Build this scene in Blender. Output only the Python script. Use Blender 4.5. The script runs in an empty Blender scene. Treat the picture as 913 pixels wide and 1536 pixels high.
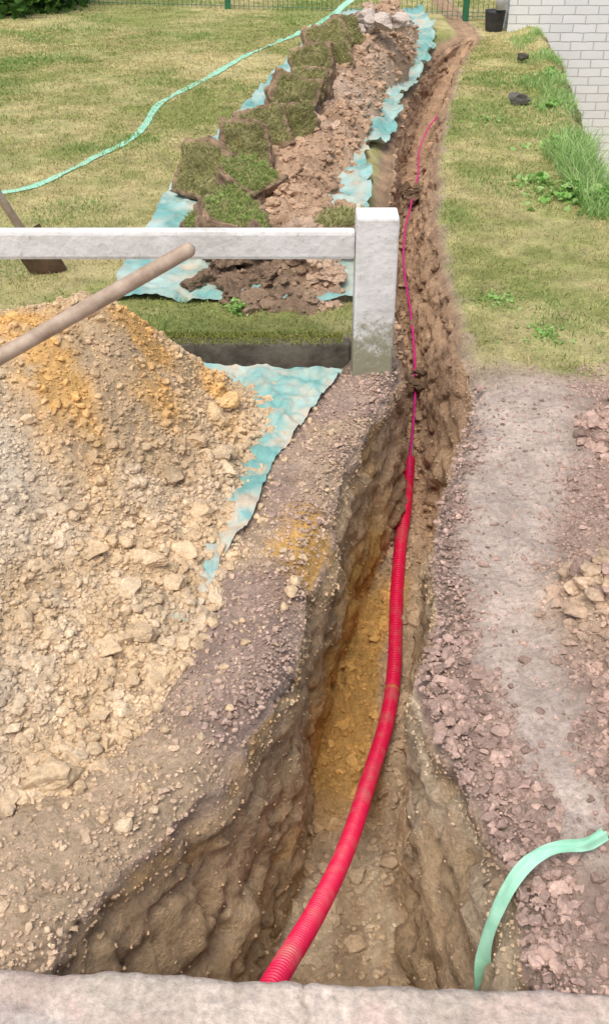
import bpy, bmesh, math
import numpy as np
from mathutils import Vector
rng=np.random.default_rng(7)
scene=bpy.context.scene
# ------------------------------------------------------------------ noise
def h3(ix,iy,iz,s):
    n=(ix*374761393+iy*668265263+iz*2147483647%1000003*97+s*1274126177).astype(np.int64)&0xffffffff
    n=((n^(n>>13))*1274126177)&0xffffffff
    n=((n^(n>>16))*668265263)&0xffffffff
    return ((n^(n>>15))&0xffffff)/float(0xffffff)
def vn(x,y,z=0.0,s=0):
    x,y,z=np.broadcast_arrays(np.asarray(x,float),np.asarray(y,float),np.asarray(z,float))
    ix=np.floor(x);iy=np.floor(y);iz=np.floor(z)
    fx=x-ix;fy=y-iy;fz=z-iz
    ix=ix.astype(np.int64);iy=iy.astype(np.int64);iz=iz.astype(np.int64)
    fx=fx*fx*(3-2*fx);fy=fy*fy*(3-2*fy);fz=fz*fz*(3-2*fz)
    r=0
    for a in (0,1):
        for b in (0,1):
            for c in (0,1):
                w=(fx if a else 1-fx)*(fy if b else 1-fy)*(fz if c else 1-fz)
                r=r+w*h3(ix+a,iy+b,iz+c,s)
    return r*2-1
def fbm(x,y,z=0.0,o=4,s=0,g=.5):
    r=0;a=1;t=0
    for i in range(o):
        r=r+a*vn(x*2**i+i*13.7,y*2**i+i*7.3,np.asarray(z)*2**i+i*3.1,s+i);t+=a;a*=g
    return r/t
def billow(x,y,z=0.0,o=3,s=0):
    r=0;a=1;t=0
    for i in range(o):
        r=r+a*np.abs(vn(x*2**i+i*13.7,y*2**i+i*7.3,np.asarray(z)*2**i,s+i));t+=a;a*=.5
    return r/t
def ss(x,a,b):
    t=np.clip((x-a)/(b-a),0,1);return t*t*(3-2*t)
def mix(A,B,m):
    m=np.asarray(m)[...,None];return A*(1-m)+np.asarray(B)*m
# ------------------------------------------------------------------ mesh helpers
def mk(name,V,F,C=None,mat=None,smooth=True,parent=None):
    V=np.ascontiguousarray(V,dtype=np.float32).reshape(-1,3);F=np.ascontiguousarray(F,dtype=np.int32)
    k=F.shape[1];me=bpy.data.meshes.new(name)
    me.vertices.add(len(V));me.vertices.foreach_set("co",V.ravel())
    me.loops.add(F.size);me.loops.foreach_set("vertex_index",F.ravel())
    me.polygons.add(len(F));me.polygons.foreach_set("loop_start",np.arange(0,F.size,k,dtype=np.int32))
    me.polygons.foreach_set("use_smooth",np.full(len(F),smooth,dtype=bool))
    me.update(calc_edges=True)
    if C is not None:
        C=np.asarray(C,dtype=np.float32).reshape(-1,3)
        a=me.color_attributes.new("Col",'FLOAT_COLOR','POINT')
        cc=np.ones((len(V),4),dtype=np.float32);cc[:,:3]=np.clip(C,0,1);a.data.foreach_set("color",cc.ravel())
    ob=bpy.data.objects.new(name,me);scene.collection.objects.link(ob)
    if mat:me.materials.append(mat)
    if parent:ob.parent=parent
    return ob
def gridF(r,c,keep=None):
    i=np.arange(r*c).reshape(r,c)
    F=np.stack([i[:-1,:-1],i[:-1,1:],i[1:,1:],i[1:,:-1]],-1).reshape(-1,4)
    if keep is not None:
        k=keep.ravel();F=F[k[F].any(axis=1)]
    return F
def ico(level):
    bm=bmesh.new();bmesh.ops.create_icosphere(bm,subdivisions=level,radius=1)
    v=np.array([x.co[:] for x in bm.verts]);bm.verts.index_update()
    f=np.array([[q.index for q in p.verts] for p in bm.faces]);bm.free();return v,f
def rotm(n):
    q=rng.normal(size=(n,4));q/=np.linalg.norm(q,axis=1)[:,None];w,x,y,z=q.T
    return np.stack([1-2*(y*y+z*z),2*(x*y-z*w),2*(x*z+y*w),2*(x*y+z*w),1-2*(x*x+z*z),2*(y*z-x*w),2*(x*z-y*w),2*(y*z+x*w),1-2*(x*x+y*y)],-1).reshape(n,3,3)
def rocks(P,S,C,level,rough=.35,flat=.7,nv=9,cvar=.12,cuts=10,cmin=.35):
    v,f=ico(level);Vs=[];Fs=[];Cs=[];off=0;n=len(P)
    which=rng.integers(0,nv,n)
    for k in range(nv):
        idx=np.where(which==k)[0]
        if len(idx)==0:continue
        pv=v.copy();o=rng.uniform(0,50,3)
        for _ in range(cuts):
            d=rng.normal(size=3);d/=np.linalg.norm(d);c=rng.uniform(cmin,cmin+.4)
            m=pv@d;pv=pv-np.maximum(m-c,0)[:,None]*d
        pv*= (1+rough*.5*fbm(pv[:,0]*2+o[0],pv[:,1]*2+o[1],pv[:,2]*2+o[2],4,0,.6))[:,None]
        if level<=1: pv*=rng.uniform(.8,1.15,(len(pv),1))
        if level==2: pv*=rng.uniform(.94,1.06,(len(pv),1))
        pv*=1.15
        m=len(idx);sc=rng.uniform(.7,1.15,(m,1,3))*S[idx][:,None,None]
        vv=pv[None]*sc;vv=np.einsum('nij,nkj->nki',rotm(m),vv);vv[...,2]*=flat
        vv+=P[idx][:,None,:]
        col=C[idx][:,None,:]*(1+rng.uniform(-cvar,cvar,(m,1,1)))*(1+.08*vn(vv[...,0]*150,vv[...,1]*150,vv[...,2]*150)[...,None])
        Vs.append(vv.reshape(-1,3));Cs.append(np.broadcast_to(col,vv.shape).reshape(-1,3))
        Fs.append((f[None]+(np.arange(m)*len(v))[:,None,None]+off).reshape(-1,3));off+=m*len(v)
    return np.concatenate(Vs),np.concatenate(Fs),np.concatenate(Cs)
def join(parts):
    V=[];F=[];C=[];o=0
    for v,f,c in parts:
        V.append(v);F.append(f+o);C.append(c);o+=len(v)
    return np.concatenate(V),np.concatenate(F),np.concatenate(C)
def blades(P,H,W,C,lean=.5,tip=None):
    n=len(P);a=rng.uniform(0,2*np.pi,n);b=rng.uniform(0,2*np.pi,n);l=rng.uniform(.1,1,n)*lean
    sx=np.stack([np.cos(a),np.sin(a),np.zeros(n)],-1)*W[:,None]*.5
    dr=np.stack([np.cos(b)*l,np.sin(b)*l,np.ones(n)],-1);dr/=np.linalg.norm(dr,axis=1)[:,None]
    d2=np.stack([np.cos(b)*l*2.6,np.sin(b)*l*2.6,np.ones(n)*.8],-1);d2/=np.linalg.norm(d2,axis=1)[:,None]
    mid=P+dr*H[:,None]*.55;tp=mid+d2*H[:,None]*.45
    V=np.stack([P-sx,P+sx,mid-sx*.75,mid+sx*.75,tp],1)
    i=np.arange(n)[:,None]*5
    F=np.concatenate([i+np.array([[0,1,3]]),i+np.array([[0,3,2]]),i+np.array([[2,3,4]])])
    CC=C[:,None,:]*np.array([.8,.8,1,1,1.1])[None,:,None]
    return V.reshape(-1,3),F,CC.reshape(-1,3)
# ------------------------------------------------------------------ materials
def newmat(name):
    m=bpy.data.materials.new(name);m.use_nodes=True;nt=m.node_tree;b=nt.nodes["Principled BSDF"];return m,nt,b
def dirt(name,bs=.5,rough=.95,sc=1.0,dist=.012,spec=.15,amp=1.0):
    m,nt,b=newmat(name);N=nt.nodes;Lk=nt.links
    at=N.new('ShaderNodeAttribute');at.attribute_name="Col"
    tc=N.new('ShaderNodeTexCoord')
    n1=N.new('ShaderNodeTexNoise');n1.inputs['Scale'].default_value=70*sc;n1.inputs['Detail'].default_value=6;n1.inputs['Roughness'].default_value=.75
    n2=N.new('ShaderNodeTexNoise');n2.inputs['Scale'].default_value=9*sc;n2.inputs['Detail'].default_value=8;n2.inputs['Roughness'].default_value=.65
    Lk.new(tc.outputs['Object'],n1.inputs['Vector']);Lk.new(tc.outputs['Object'],n2.inputs['Vector'])
    r1=N.new('ShaderNodeMapRange');r1.inputs[1].default_value=.3;r1.inputs[2].default_value=.7;r1.inputs[3].default_value=1-.34*amp;r1.inputs[4].default_value=1+.28*amp
    r2=N.new('ShaderNodeMapRange');r2.inputs[1].default_value=.3;r2.inputs[2].default_value=.7;r2.inputs[3].default_value=1-.24*amp;r2.inputs[4].default_value=1+.2*amp
    Lk.new(n1.outputs['Fac'],r1.inputs[0]);Lk.new(n2.outputs['Fac'],r2.inputs[0])
    mu=N.new('ShaderNodeMath');mu.operation='MULTIPLY';Lk.new(r1.outputs[0],mu.inputs[0]);Lk.new(r2.outputs[0],mu.inputs[1])
    vm=N.new('ShaderNodeVectorMath');vm.operation='SCALE';Lk.new(at.outputs['Color'],vm.inputs[0]);Lk.new(mu.outputs[0],vm.inputs['Scale'])
    Lk.new(vm.outputs[0],b.inputs['Base Color'])
    bp=N.new('ShaderNodeBump');bp.inputs['Strength'].default_value=bs;bp.inputs['Distance'].default_value=dist
    Lk.new(n1.outputs['Fac'],bp.inputs['Height']);Lk.new(bp.outputs[0],b.inputs['Normal'])
    b.inputs['Roughness'].default_value=rough;b.inputs['Specular IOR Level'].default_value=spec
    return m
M_ground=dirt("ground_soil",.9,dist=.018);M_rock=dirt("clods",.5,sc=1.5,dist=.008);M_pile=dirt("pile_soil",.8,dist=.018)
def leafmat(name,tr=.3,rough=.6):
    m,nt,b=newmat(name);N=nt.nodes
    at=N.new('ShaderNodeAttribute');at.attribute_name="Col"
    nt.links.new(at.outputs['Color'],b.inputs['Base Color']);b.inputs['Roughness'].default_value=rough;b.inputs['Specular IOR Level'].default_value=.25
    t=N.new('ShaderNodeBsdfTranslucent');nt.links.new(at.outputs['Color'],t.inputs['Color'])
    mx=N.new('ShaderNodeMixShader');mx.inputs[0].default_value=tr
    nt.links.new(b.outputs[0],mx.inputs[1]);nt.links.new(t.outputs[0],mx.inputs[2]);nt.links.new(mx.outputs[0],N['Material Output'].inputs['Surface'])
    return m
M_leaf=leafmat("grass_blade")
def noisy(name,ca,cb,scale,rough=.6,bump=.2,dist=.005,detail=6,lo=.35,hi=.65,spec=.4):
    m,nt,b=newmat(name);N=nt.nodes;Lk=nt.links
    tc=N.new('ShaderNodeTexCoord');n=N.new('ShaderNodeTexNoise');n.inputs['Scale'].default_value=scale;n.inputs['Detail'].default_value=detail;n.inputs['Roughness'].default_value=.65
    Lk.new(tc.outputs['Object'],n.inputs['Vector'])
    r=N.new('ShaderNodeValToRGB');r.color_ramp.elements[0].position=lo;r.color_ramp.elements[1].position=hi
    r.color_ramp.elements[0].color=(*ca,1);r.color_ramp.elements[1].color=(*cb,1)
    Lk.new(n.outputs['Fac'],r.inputs[0]);Lk.new(r.outputs[0],b.inputs['Base Color'])
    n2=N.new('ShaderNodeTexNoise');n2.inputs['Scale'].default_value=scale*6;n2.inputs['Detail'].default_value=5;Lk.new(tc.outputs['Object'],n2.inputs['Vector'])
    bp=N.new('ShaderNodeBump');bp.inputs['Strength'].default_value=bump;bp.inputs['Distance'].default_value=dist
    Lk.new(n2.outputs['Fac'],bp.inputs['Height']);Lk.new(bp.outputs[0],b.inputs['Normal'])
    b.inputs['Roughness'].default_value=rough;b.inputs['Specular IOR Level'].default_value=spec
    return m
# ------------------------------------------------------------------ terrain definition (metres)
TL=np.array([(-.47,.97),(-.45,1.07),(-.35,1.26),(-.2,1.45),(-.09,1.65),(-.03,1.79),(.02,2.1),(.07,2.35),(.13,2.72),(.25,3.08),(.36,3.4),(.39,3.97),(.42,4.71),(.48,5.56),(.6,6.71),(.8,8.09),(1.1,9.57),(1.38,10.48),(1.65,10.94)])
TR=np.array([(.41,.97),(.41,1.19),(.39,1.28),(.34,1.47),(.29,1.65),(.26,1.77),(.32,1.91),(.35,2.05),(.39,2.35),(.46,2.64),(.57,2.99),(.64,3.24),(.63,3.57),(.63,4.04),(.63,4.52),(.69,5.33),(.86,6.71),(1.09,8.09),(1.35,9.42),(1.55,10.23),(1.75,10.94)])
def Lf(y):return np.interp(y,TL[:,1],TL[:,0])+.024*fbm(y*5,3.3,0,5,5,.65)
def Rf(y):return np.interp(y,TR[:,1],TR[:,0])+.032*fbm(y*4.5,9.3,0,5,8,.65)
def depth(y):return np.interp(y,[.72,.78,1.5,2.05,2.6,3.2,3.5,3.7,4,4.6,6,8,10,10.6,10.95],[0,.92,.90,.84,.79,.7,.62,.5,.42,.38,.33,.28,.25,.15,0])
def Ebank(y):return np.interp(y,[0,5.15,5.4,5.8,7.25,10.4,12,14,18,22],[60,60,2.3,1.75,1.95,2.4,2.5,2.6,9,60])
def lawnR(x,y):return ss(y+.16*fbm(x*4,y*4,0,4,2),3.33,3.55)
def lawnL(x,y):return ss(y,3.60,3.64)
heaps=((1.2,2.85,.16,.24),(.80,1.99,.11,.13),(1.02,1.75,.19,.25),(1.0,1.25,.05,.25),(1.3,2.3,.14,.25))
def gz(x,y):
    x=np.asarray(x,float);y=np.asarray(y,float)
    Lx=Lf(y);Rx=Rf(y)
    left=x<(Lx+Rx)/2
    lw=np.where(left,lawnL(x,y),lawnR(x,y))
    z=.012*fbm(x*2.2,y*2.2,0,3,11)+(.014*fbm(x*16,y*16,0,4,12)+.010*(billow(x*40,y*40,0,2,13)-.3))*(1-.6*lw)
    z=z+np.where(left,.055*ss(y,3.58,3.62)*ss(Lx-x,.06,.16)-.05*ss(y,3.36,3.48)*(1-ss(y,3.55,3.6))*ss(.2-x,0,.06),0)
    e=x-Ebank(y)
    z=z-1.65*ss(e+.12*fbm(x*4,y*4,0,3,4),-.05,.32)+.05*np.exp(-((e+.12)/.1)**2)*(y>5)
    for cx,cy,hh,r in heaps:
        z=z+hh*np.exp(-((x-cx)**2+(y-cy)**2)/(r*r))*(1+.7*fbm(x*12,y*12,0,4,6))
    return z
ys=[-40,-20,-10,-5,-2,-1,0,.4,.6,.68]
y=.72
while y<4.2: ys.append(y);y+=.0075
st=.009
while y<14: ys.append(y);y+=st;st=min(st*1.01,.03)
while y<160: ys.append(y);y+=st;st*=1.13
ys=np.array(ys)
offs=[];o=.007;st=.008
while o<90:
    offs.append(o);o+=st
    if o>1.15: st*=1.07
    if o>3: st*=1.08
offs=np.array(offs)
Lx=Lf(ys);Rx=Rf(ys);dp=depth(ys)
NW=46;NF=38
p=np.linspace(0,1,NW)
FL=Lx+np.interp(ys,[1.0,1.3,1.5,1.65,1.8,3,3.4,11],[.24,.17,.08,.03,.02,.03,.06,.06]) 
FR=Rx-np.interp(ys,[1.0,1.3,1.5,1.65,1.8,2.2,3,3.4,11],[.10,.08,.05,.01,.0,.02,.06,.12,.07])
FR=np.maximum(FR,FL+.04)
r=len(ys)
def col(v):return np.asarray(v)[:,None]
XL=col(Lx)-offs[::-1][None];XR=col(Rx)+offs[None]
WLx=col(Lx)+(col(FL)-col(Lx))*p[None];WLz=-col(dp)*p[None]
WRx=col(Rx)+(col(FR)-col(Rx))*p[::-1][None];WRz=-col(dp)*p[::-1][None]
q=np.linspace(0,1,NF+2)[1:-1]
FX=col(FL)+(col(FR)-col(FL))*q[None]
Y=np.broadcast_to(col(ys),(r,len(offs)))
zL=gz(XL,Y);zR=gz(XR,Y)
act=ss(dp,0,.08)[:,None]
lipL=.05*(1+1.2*fbm(ys*9,1.7,0,4,21))[:,None]*act;lipR=.055*(1+1.2*fbm(ys*9,8.7,0,4,24))[:,None]*act
zL=zL-lipL*np.exp(-offs[::-1][None]/.028);zR=zR-lipR*np.exp(-offs[None]/.03)
Yw=np.broadcast_to(col(ys),(r,NW));Yf=np.broadcast_to(col(ys),(r,NF))
env=np.sin(np.pi*np.clip(p,0,1))**.5
def wn(Yv,Zv,s):
    return .035*fbm(Yv*4,Zv*5,0,3,s)+.034*(billow(Yv*7,Zv*8,0,4,s+3)-.25)+.014*fbm(Yv*35,Zv*35,0,3,s+9)+.014*fbm(Yv*3,Zv*24,0,3,s+6)+.03*ss(fbm(Yv*11,Zv*11,0,3,s+7),.15,.3)*-1
WLx=WLx+wn(Yw,WLz,31)*act*np.minimum(1,.35+env[None])
WRx=WRx-wn(Yw,WRz,41)*act*np.minimum(1,.35+env[::-1][None])
topz=zL[:,-1:];WLz=WLz+topz*(1-p)[None]
topz=zR[:,:1];WRz=WRz+topz*(1-p[::-1])[None]
def floorz(x,y):
    return .03*fbm(x*6,y*4,0,3,51)+.045*(billow(x*15,y*15,0,3,52)-.2)+.010*fbm(x*60,y*60,0,2,53)
fz=-col(dp)+floorz(FX,Yf)*act
WLz=WLz+floorz(WLx,Yw)*act*(p**6)[None]+.03*act*(p**8)[None]
WRz=WRz+floorz(WRx,Yw)*act*(p[::-1]**6)[None]+.03*act*(p[::-1]**8)[None]
GX=np.concatenate([XL,WLx,FX,WRx,XR],1);GZ=np.concatenate([zL,WLz,fz,WRz,zR],1)
GY=np.broadcast_to(col(ys),GX.shape)+0.0
nL=len(offs);i0,i1,i2,i3=nL,nL+NW,nL+NW+NF,nL+2*NW+NF
purple=np.array([.43,.315,.255]);pinkp=np.array([.67,.555,.475]);tan=np.array([.70,.51,.31]);orange=np.array([.78,.45,.11]);pale=np.array([.80,.66,.47]);brown=np.array([.43,.29,.185])
soil=np.array([.63,.475,.315])
gA=np.array([.32,.35,.115]);gB=np.array([.60,.525,.26])
nz1=fbm(GX*3,GY*3,GZ*3,4,61);nz2=fbm(GX*11,GY*11,GZ*11,4,62)
C=np.broadcast_to(purple,GX.shape+(3,)).copy()
C=mix(C,[.55,.42,.33],ss(nz2,-.1,.5)*.8)
def tanmask(x,y):return np.clip(ss(fbm(x*3,y*3,0,4,61),-.25,.25)*.85+ss(-.25-x,-.1,.2)*ss(1.75-y,-.2,.15),0,1)
C[:,:nL]=mix(C[:,:nL],soil,tanmask(GX,GY)[:,:nL]*.85)
yp=np.exp(-(((GX-.0)/.075)**2+((GY-2.28)/.15)**2))
C[:,:nL]=mix(C[:,:nL],orange*1.0,np.clip(yp[:,:nL]*1.3+nz2[:,:nL]*.8*(yp[:,:nL]>.08),0,.8))
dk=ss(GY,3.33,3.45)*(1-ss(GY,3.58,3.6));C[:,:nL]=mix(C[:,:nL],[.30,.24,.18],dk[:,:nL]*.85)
u=GX[:,i3:];v=GY[:,i3:];n=nz2[:,i3:]
PCY=[1.0,1.3,1.6,1.95,2.3,2.75,3.2];PCX=[.60,.58,.54,.55,.58,.72,.80];PWX=[.02,.06,.085,.10,.13,.18,.21]
pc=np.interp(v,PCY,PCX);pw=np.interp(v,PCY,PWX)
pathm=(1-ss(np.abs(u-pc)+.07*n,pw*.5,pw*1.5))*ss(v,1.15,1.3)*(1-ss(v,3.3,3.5))
C[:,i3:]=mix(C[:,i3:],pinkp*(1+.2*nz1[:,i3:,None]+.2*n[...,None]),pathm*.95)
C[:,i3:]=mix(C[:,i3:],[.54,.43,.30],ss(v,3.2,3.45)*.7)
C[:,i3:]=mix(C[:,i3:],soil,.8*np.exp(-((u-.80)**2+(v-1.98)**2)/.17**2))
def lawncol(x,y,jit=0):
    m=ss(fbm(x*1.1,y*1.1,0,4,71)+.6*fbm(x*7,y*7,0,3,72)+jit,-.5,.45)
    return mix(np.broadcast_to(gA,x.shape+(3,)),gB,m)
lc=lawncol(GX,GY)*(1+.3*nz2[...,None])
offL=offs[::-1][None];offR=offs[None]
mL=lawnL(XL,Y)*ss(offL+.05*nz2[:,:nL],.04,.12);mR=lawnR(XR,Y)*ss(offR+.05*nz2[:,i3:],.02,.09)
C[:,:nL]=mix(C[:,:nL],lc[:,:nL],mL);C[:,i3:]=mix(C[:,i3:],lc[:,i3:],mR)
e1=ss(GY,3.6,3.8)
edge=np.broadcast_to(brown,GX.shape+(3,))*(1+.3*nz2[...,None])
C[:,:nL]=mix(C[:,:nL],edge[:,:nL],e1[:,:nL]*(1-ss(offL,.05,.12)));C[:,i3:]=mix(C[:,i3:],edge[:,i3:],e1[:,i3:]*(1-ss(offR,.01,.06)))
em=ss(GX-Ebank(GY)+.1*nz1,-.15,.05)*(1-ss(GX-Ebank(GY),.4,.7));C=mix(C,edge*.6,em*.85)
def wallcol(X,Yy,Z,side):
    n1=fbm(Yy*3,Z*7,side,4,81);n2=fbm(Yy*10,Z*14,side,4,82);n3=fbm(Yy*2,Z*22,side,4,83);dd=-Z
    c=np.broadcast_to(tan,X.shape+(3,)).copy()
    c=mix(c,[.52,.37,.23],ss(n1,-.05,.45)*.8)
    c=mix(c,pale*.98,ss(n2,.05,.55)*.6)
    if side==0:
        om=ss(Yy,1.95,2.2)*(1-ss(Yy,3.0,3.3))*ss(dd+.15*n2,.3,.55)
        c=mix(c,orange*.95,np.clip(om+.0,0,1)*.8)
        c=mix(c,orange,ss(n1*.6+n2*.6,.1,.45)*.5*(1-ss(Yy,3.1,3.4)))
    else:
        c=mix(c,[.54,.40,.255],.45)
        c=mix(c,pale*1.0,ss(n1+.3*n2,.08,.28)*.6*(1-ss(Yy,1.9,2.1)))
    c=c*(1+.28*n3[...,None])
    c=mix(c,purple*1.1,(1-ss(dd+.05*n2,.03,.09))*.7)
    c=mix(c,brown*(1.2+.4*n2[...,None]),ss(Yy+.2*n1,3.0,3.5))
    return c
C[:,i0:i1]=wallcol(WLx,Yw,WLz,0);C[:,i2:i3]=wallcol(WRx,Yw,WRz,3)
n1=fbm(FX*6,Yf*3,0,4,91);n2=fbm(FX*14,Yf*14,0,4,92)
c=np.broadcast_to(np.array([.66,.50,.33]),FX.shape+(3,)).copy()
c=mix(c,[.50,.37,.25],ss(n2,-.1,.5)*.7)
om=ss(Yf,1.85,2.15)*(1-ss(Yf,2.9,3.15))*(1-ss(q[None]+.4*n1,.45,.8))
c=mix(c,orange*.95,om*.8)
c=mix(c,pale*1.08,ss(n1+.2*n2,-.05,.2)*(1-ss(Yf,1.8,2.1))*.8)
c=mix(c,brown*(1.25+.3*n2[...,None]),ss(Yf+.2*n1,3.0,3.4))
C[:,i1:i2]=c
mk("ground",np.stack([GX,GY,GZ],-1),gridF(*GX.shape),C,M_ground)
# ------------------------------------------------------------------ soil pile (left)
ctrl=np.array([(-.27,3.30,0),(-.08,3.17,0),(-.09,2.99,0),(-.18,2.64,0),(-.22,2.26,0),(-.26,2.05,0),(-.29,1.89,0),(-.36,1.7,0),(-.46,1.5,0),(-.64,1.38,0),(-1.0,1.22,0),(-1.6,1.12,0),
(0.05,2.9,-.08),(-.04,2.4,-.08),(-.08,2.0,-.08),(-.3,1.35,-.08),(-.7,1.1,-.08),(0.06,3.3,-.07),(-.2,3.5,-.08),(-.6,3.42,0),(-1.0,3.44,.04),(-1.6,3.44,.08),
(-.60,3.0,.43),(-.84,2.9,.47),(-.95,2.8,.46),(-.47,3.1,.28),(-1.3,2.6,.5),(-1.8,2.4,.5),
(-.9,2.2,.27),(-.6,2.2,.15),(-.5,2.6,.22),(-1.4,1.9,.36),(-.7,1.7,.09),(-1.1,1.6,.15),(-2.3,1.6,.0),(-2.5,2.4,.1),(-.35,2.9,.14),(-.3,3.1,.11),(-2.3,3.4,0),(-1.2,1.0,-.06)])
def U(r2):return np.where(r2>0,r2*np.log(r2+1e-12),0)
def tps(ct):
    X=ct[:,:2];n=len(X);K=U(((X[:,None]-X[None])**2).sum(-1))+np.eye(n)*.004
    Pm=np.c_[np.ones(n),X];A=np.zeros((n+3,n+3));A[:n,:n]=K;A[:n,n:]=Pm;A[n:,:n]=Pm.T
    w=np.linalg.solve(A,np.r_[ct[:,2],0,0,0])
    def f(x,y):
        x=np.asarray(x,float);y=np.asarray(y,float);r=w[n]+w[n+1]*x+w[n+2]*y
        for k in range(n): r=r+w[k]*U((x-X[k,0])**2+(y-X[k,1])**2)
        return r
    return f
tp=tps(ctrl)
def pz(x,y):
    b=tp(x,y)
    m=ss(b,-.01,.08);lowr=1-.6*ss(b,.1,.3)
    return b+m*(.024*fbm(x*7,y*7,0,3,101)+.06*lowr*(billow(x*10,y*10,0,5,102)-.25))+.012*fbm(x*38,y*38,0,3,103)
def pcol(x,y,z):
    n1=fbm(x*4,y*4,0,4,111);n2=fbm(x*14,y*14,0,4,112)
    c=np.broadcast_to(np.array([.65,.485,.305]),x.shape+(3,)).copy()
    c=mix(c,[.74,.59,.41],ss(n2,-.2,.5)*.5)
    c=mix(c,[.80,.70,.56],np.clip(np.exp(-(((x+.95)/.25)**2+((y-2.25)/.22)**2))*1.2+.3*n2,0,.8)*(y<2.75))
    for cx,cy,a,b2,w in ((-.775,2.69,.09,.26,.9),(-.52,2.92,.09,.25,.9),(-.95,2.85,.08,.1,.7),(-.3,3.0,.06,.15,.6),(-.62,2.5,.05,.2,.4)):
        m=np.exp(-(((x-cx+.25*(y-cy))/a)**2+((y-cy)/b2)**2))*w
        c=mix(c,[.78,.46,.15],np.clip(m*1.0+m*n2*2.2,0,.8))
    gm=ss(1.75-y+.15*n1,-.1,.2)*ss(-x,.55,.75);c=mix(c,[.56,.48,.39],gm*.6)
    return c*(1+.14*n1[...,None])
px=np.arange(-2.6,.06,.008);py=np.arange(1.0,3.5,.008);PX,PY=np.meshgrid(px,py)
PZ=pz(PX,PY);PB=tp(PX,PY)
keep=(PB>-.025)&(PX<Lf(PY)-.05)
mk("soil_pile",np.stack([PX,PY,np.where(PB>-.015,PZ,np.minimum(PZ,-.03))],-1),gridF(*PX.shape,keep=keep),pcol(PX,PY,PZ),M_pile)
def scat(n,x0,x1,y0,y1):return rng.uniform(x0,x1,n),rng.uniform(y0,y1,n)
parts=[]
def clods_pile(n,smin,smax,level,wfun,embed=.2,pw=2,bmin=-.012,flat=.8,rough=.7,cuts=5):
    x,y=scat(n,-1.7,.1,1.1,3.4);b=tp(x,y);k=(b>bmin)&(rng.uniform(size=n)<wfun(x,y,b))&(x<Lf(y)-.03);x=x[k];y=y[k]
    s=smin+(smax-smin)*rng.uniform(size=len(x))**pw;z=np.maximum(pz(x,y),gz(x,y))+s*embed
    parts.append(rocks(np.stack([x,y,z],-1),s,pcol(x,y,z)*rng.uniform(.92,1.07,(len(x),1)),level,cvar=.06,flat=flat,rough=rough,cuts=cuts,cmin=.45))
foot=lambda x,y,b:np.clip(1.15-b*4.2,.05,1)
clods_pile(300,.022,.048,4,lambda x,y,b:np.clip(1.0-b*6,.0,1),.0,cuts=9)
clods_pile(2600,.011,.024,3,foot,.1,cuts=8)
clods_pile(14000,.006,.012,2,lambda x,y,b:np.clip(1.15-b*3,.12,1),.2)
clods_pile(48000,.003,.007,1,lambda x,y,b:np.clip(1.2-b*2,.5,1),.3)
clods_pile(5500,.004,.018,2,lambda x,y,b:np.clip(1+b*7,.0,1)*.55,.3,2.5,-.12)
bx=np.array([-.31,-.35,-.42,-.33,-.36,-.25,-.47,-.31,-.22,-.48,-.56,-.54]);by=np.array([2.38,2.06,2.12,2.2,1.74,2.62,2.0,1.86,2.78,1.8,2.1,1.434]);bs=np.array([.055,.045,.065,.05,.045,.04,.05,.035,.035,.045,.05,.075])
parts.append(rocks(np.stack([bx,by,np.maximum(pz(bx,by),0)+.005],-1),bs,pcol(bx,by,bx)*1.04,4,flat=.55,rough=.8,cuts=12,cmin=.38))
V,F,Cc=join(parts);mk("soil_clods",V,F,Cc,M_rock,smooth=False)
# ------------------------------------------------------------------ gravel
parts=[]
def gravel(n,x0,x1,y0,y1,keep,smin,smax,colf,level=1,pw=1.5,**kw):
    x,y=scat(n,x0,x1,y0,y1);k=rng.uniform(size=n)<keep(x,y);x=x[k];y=y[k]
    s=smin+(smax-smin)*rng.uniform(size=len(x))**pw;z=gz(x,y)+s*.1
    parts.append(rocks(np.stack([x,y,z],-1),s,colf(x,y),level,cvar=.18,**kw))
def lk(x,y):
    return ((x<Lf(y)-.002)&(tp(x,y)<.02))*np.clip(.75+.9*fbm(x*6,y*6,0,3,121),.15,1)
def gc(x,y):
    n=np.clip(tanmask(x,y)+rng.uniform(-.4,.4,len(x)),0,1)
    return mix(np.array([.45,.325,.265])*rng.uniform(.75,1.3,(len(x),1)),soil*1.02,n*.85)
gravel(44000,-1.1,.4,.95,3.5,lk,.003,.0085,gc);gravel(2200,-1.1,.4,.95,3.5,lk,.009,.015,gc,2,2)
def rk(x,y):
    pcx=np.interp(y,PCY,PCX);pwx=np.interp(y,PCY,PWX)
    m=ss(np.abs(x-pcx)+.08*fbm(x*11,y*11,0,3,62),pwx*.5,pwx*1.5)
    return (x>Rf(y)+.001)*np.maximum(m,.10)*(1-ss(y,3.25,3.5)*.85)
def gcr(x,y):
    c=np.array([.43,.305,.25])*rng.uniform(.7,1.35,(len(x),1))
    return mix(c,soil,.85*np.exp(-((x-.80)**2+(y-1.98)**2)/.18**2)*(rng.uniform(size=len(x))<.85))
gravel(46000,.2,1.5,.95,3.5,rk,.003,.0085,gcr);gravel(3200,.2,1.5,.95,3.5,rk,.009,.015,gcr,2,2)
gravel(1300,.3,1.3,.95,1.9,rk,.012,.02,gcr,3,2,rough=.8,cuts=9,cmin=.4)
def hk(x,y):
    w=0
    for cx,cy,rr in ((1.15,2.85,.24),(.80,1.99,.13),(1.0,1.75,.26),(1.3,2.3,.27)): w=w+np.exp(-((x-cx)**2+(y-cy)**2)/rr**2)
    return ss(w,.25,.8)*(x>Rf(y)+.03)
gravel(11000,.4,1.5,1.2,3.3,hk,.008,.034,gcr,3,2.4,rough=.8,cuts=9,cmin=.4)
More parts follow.
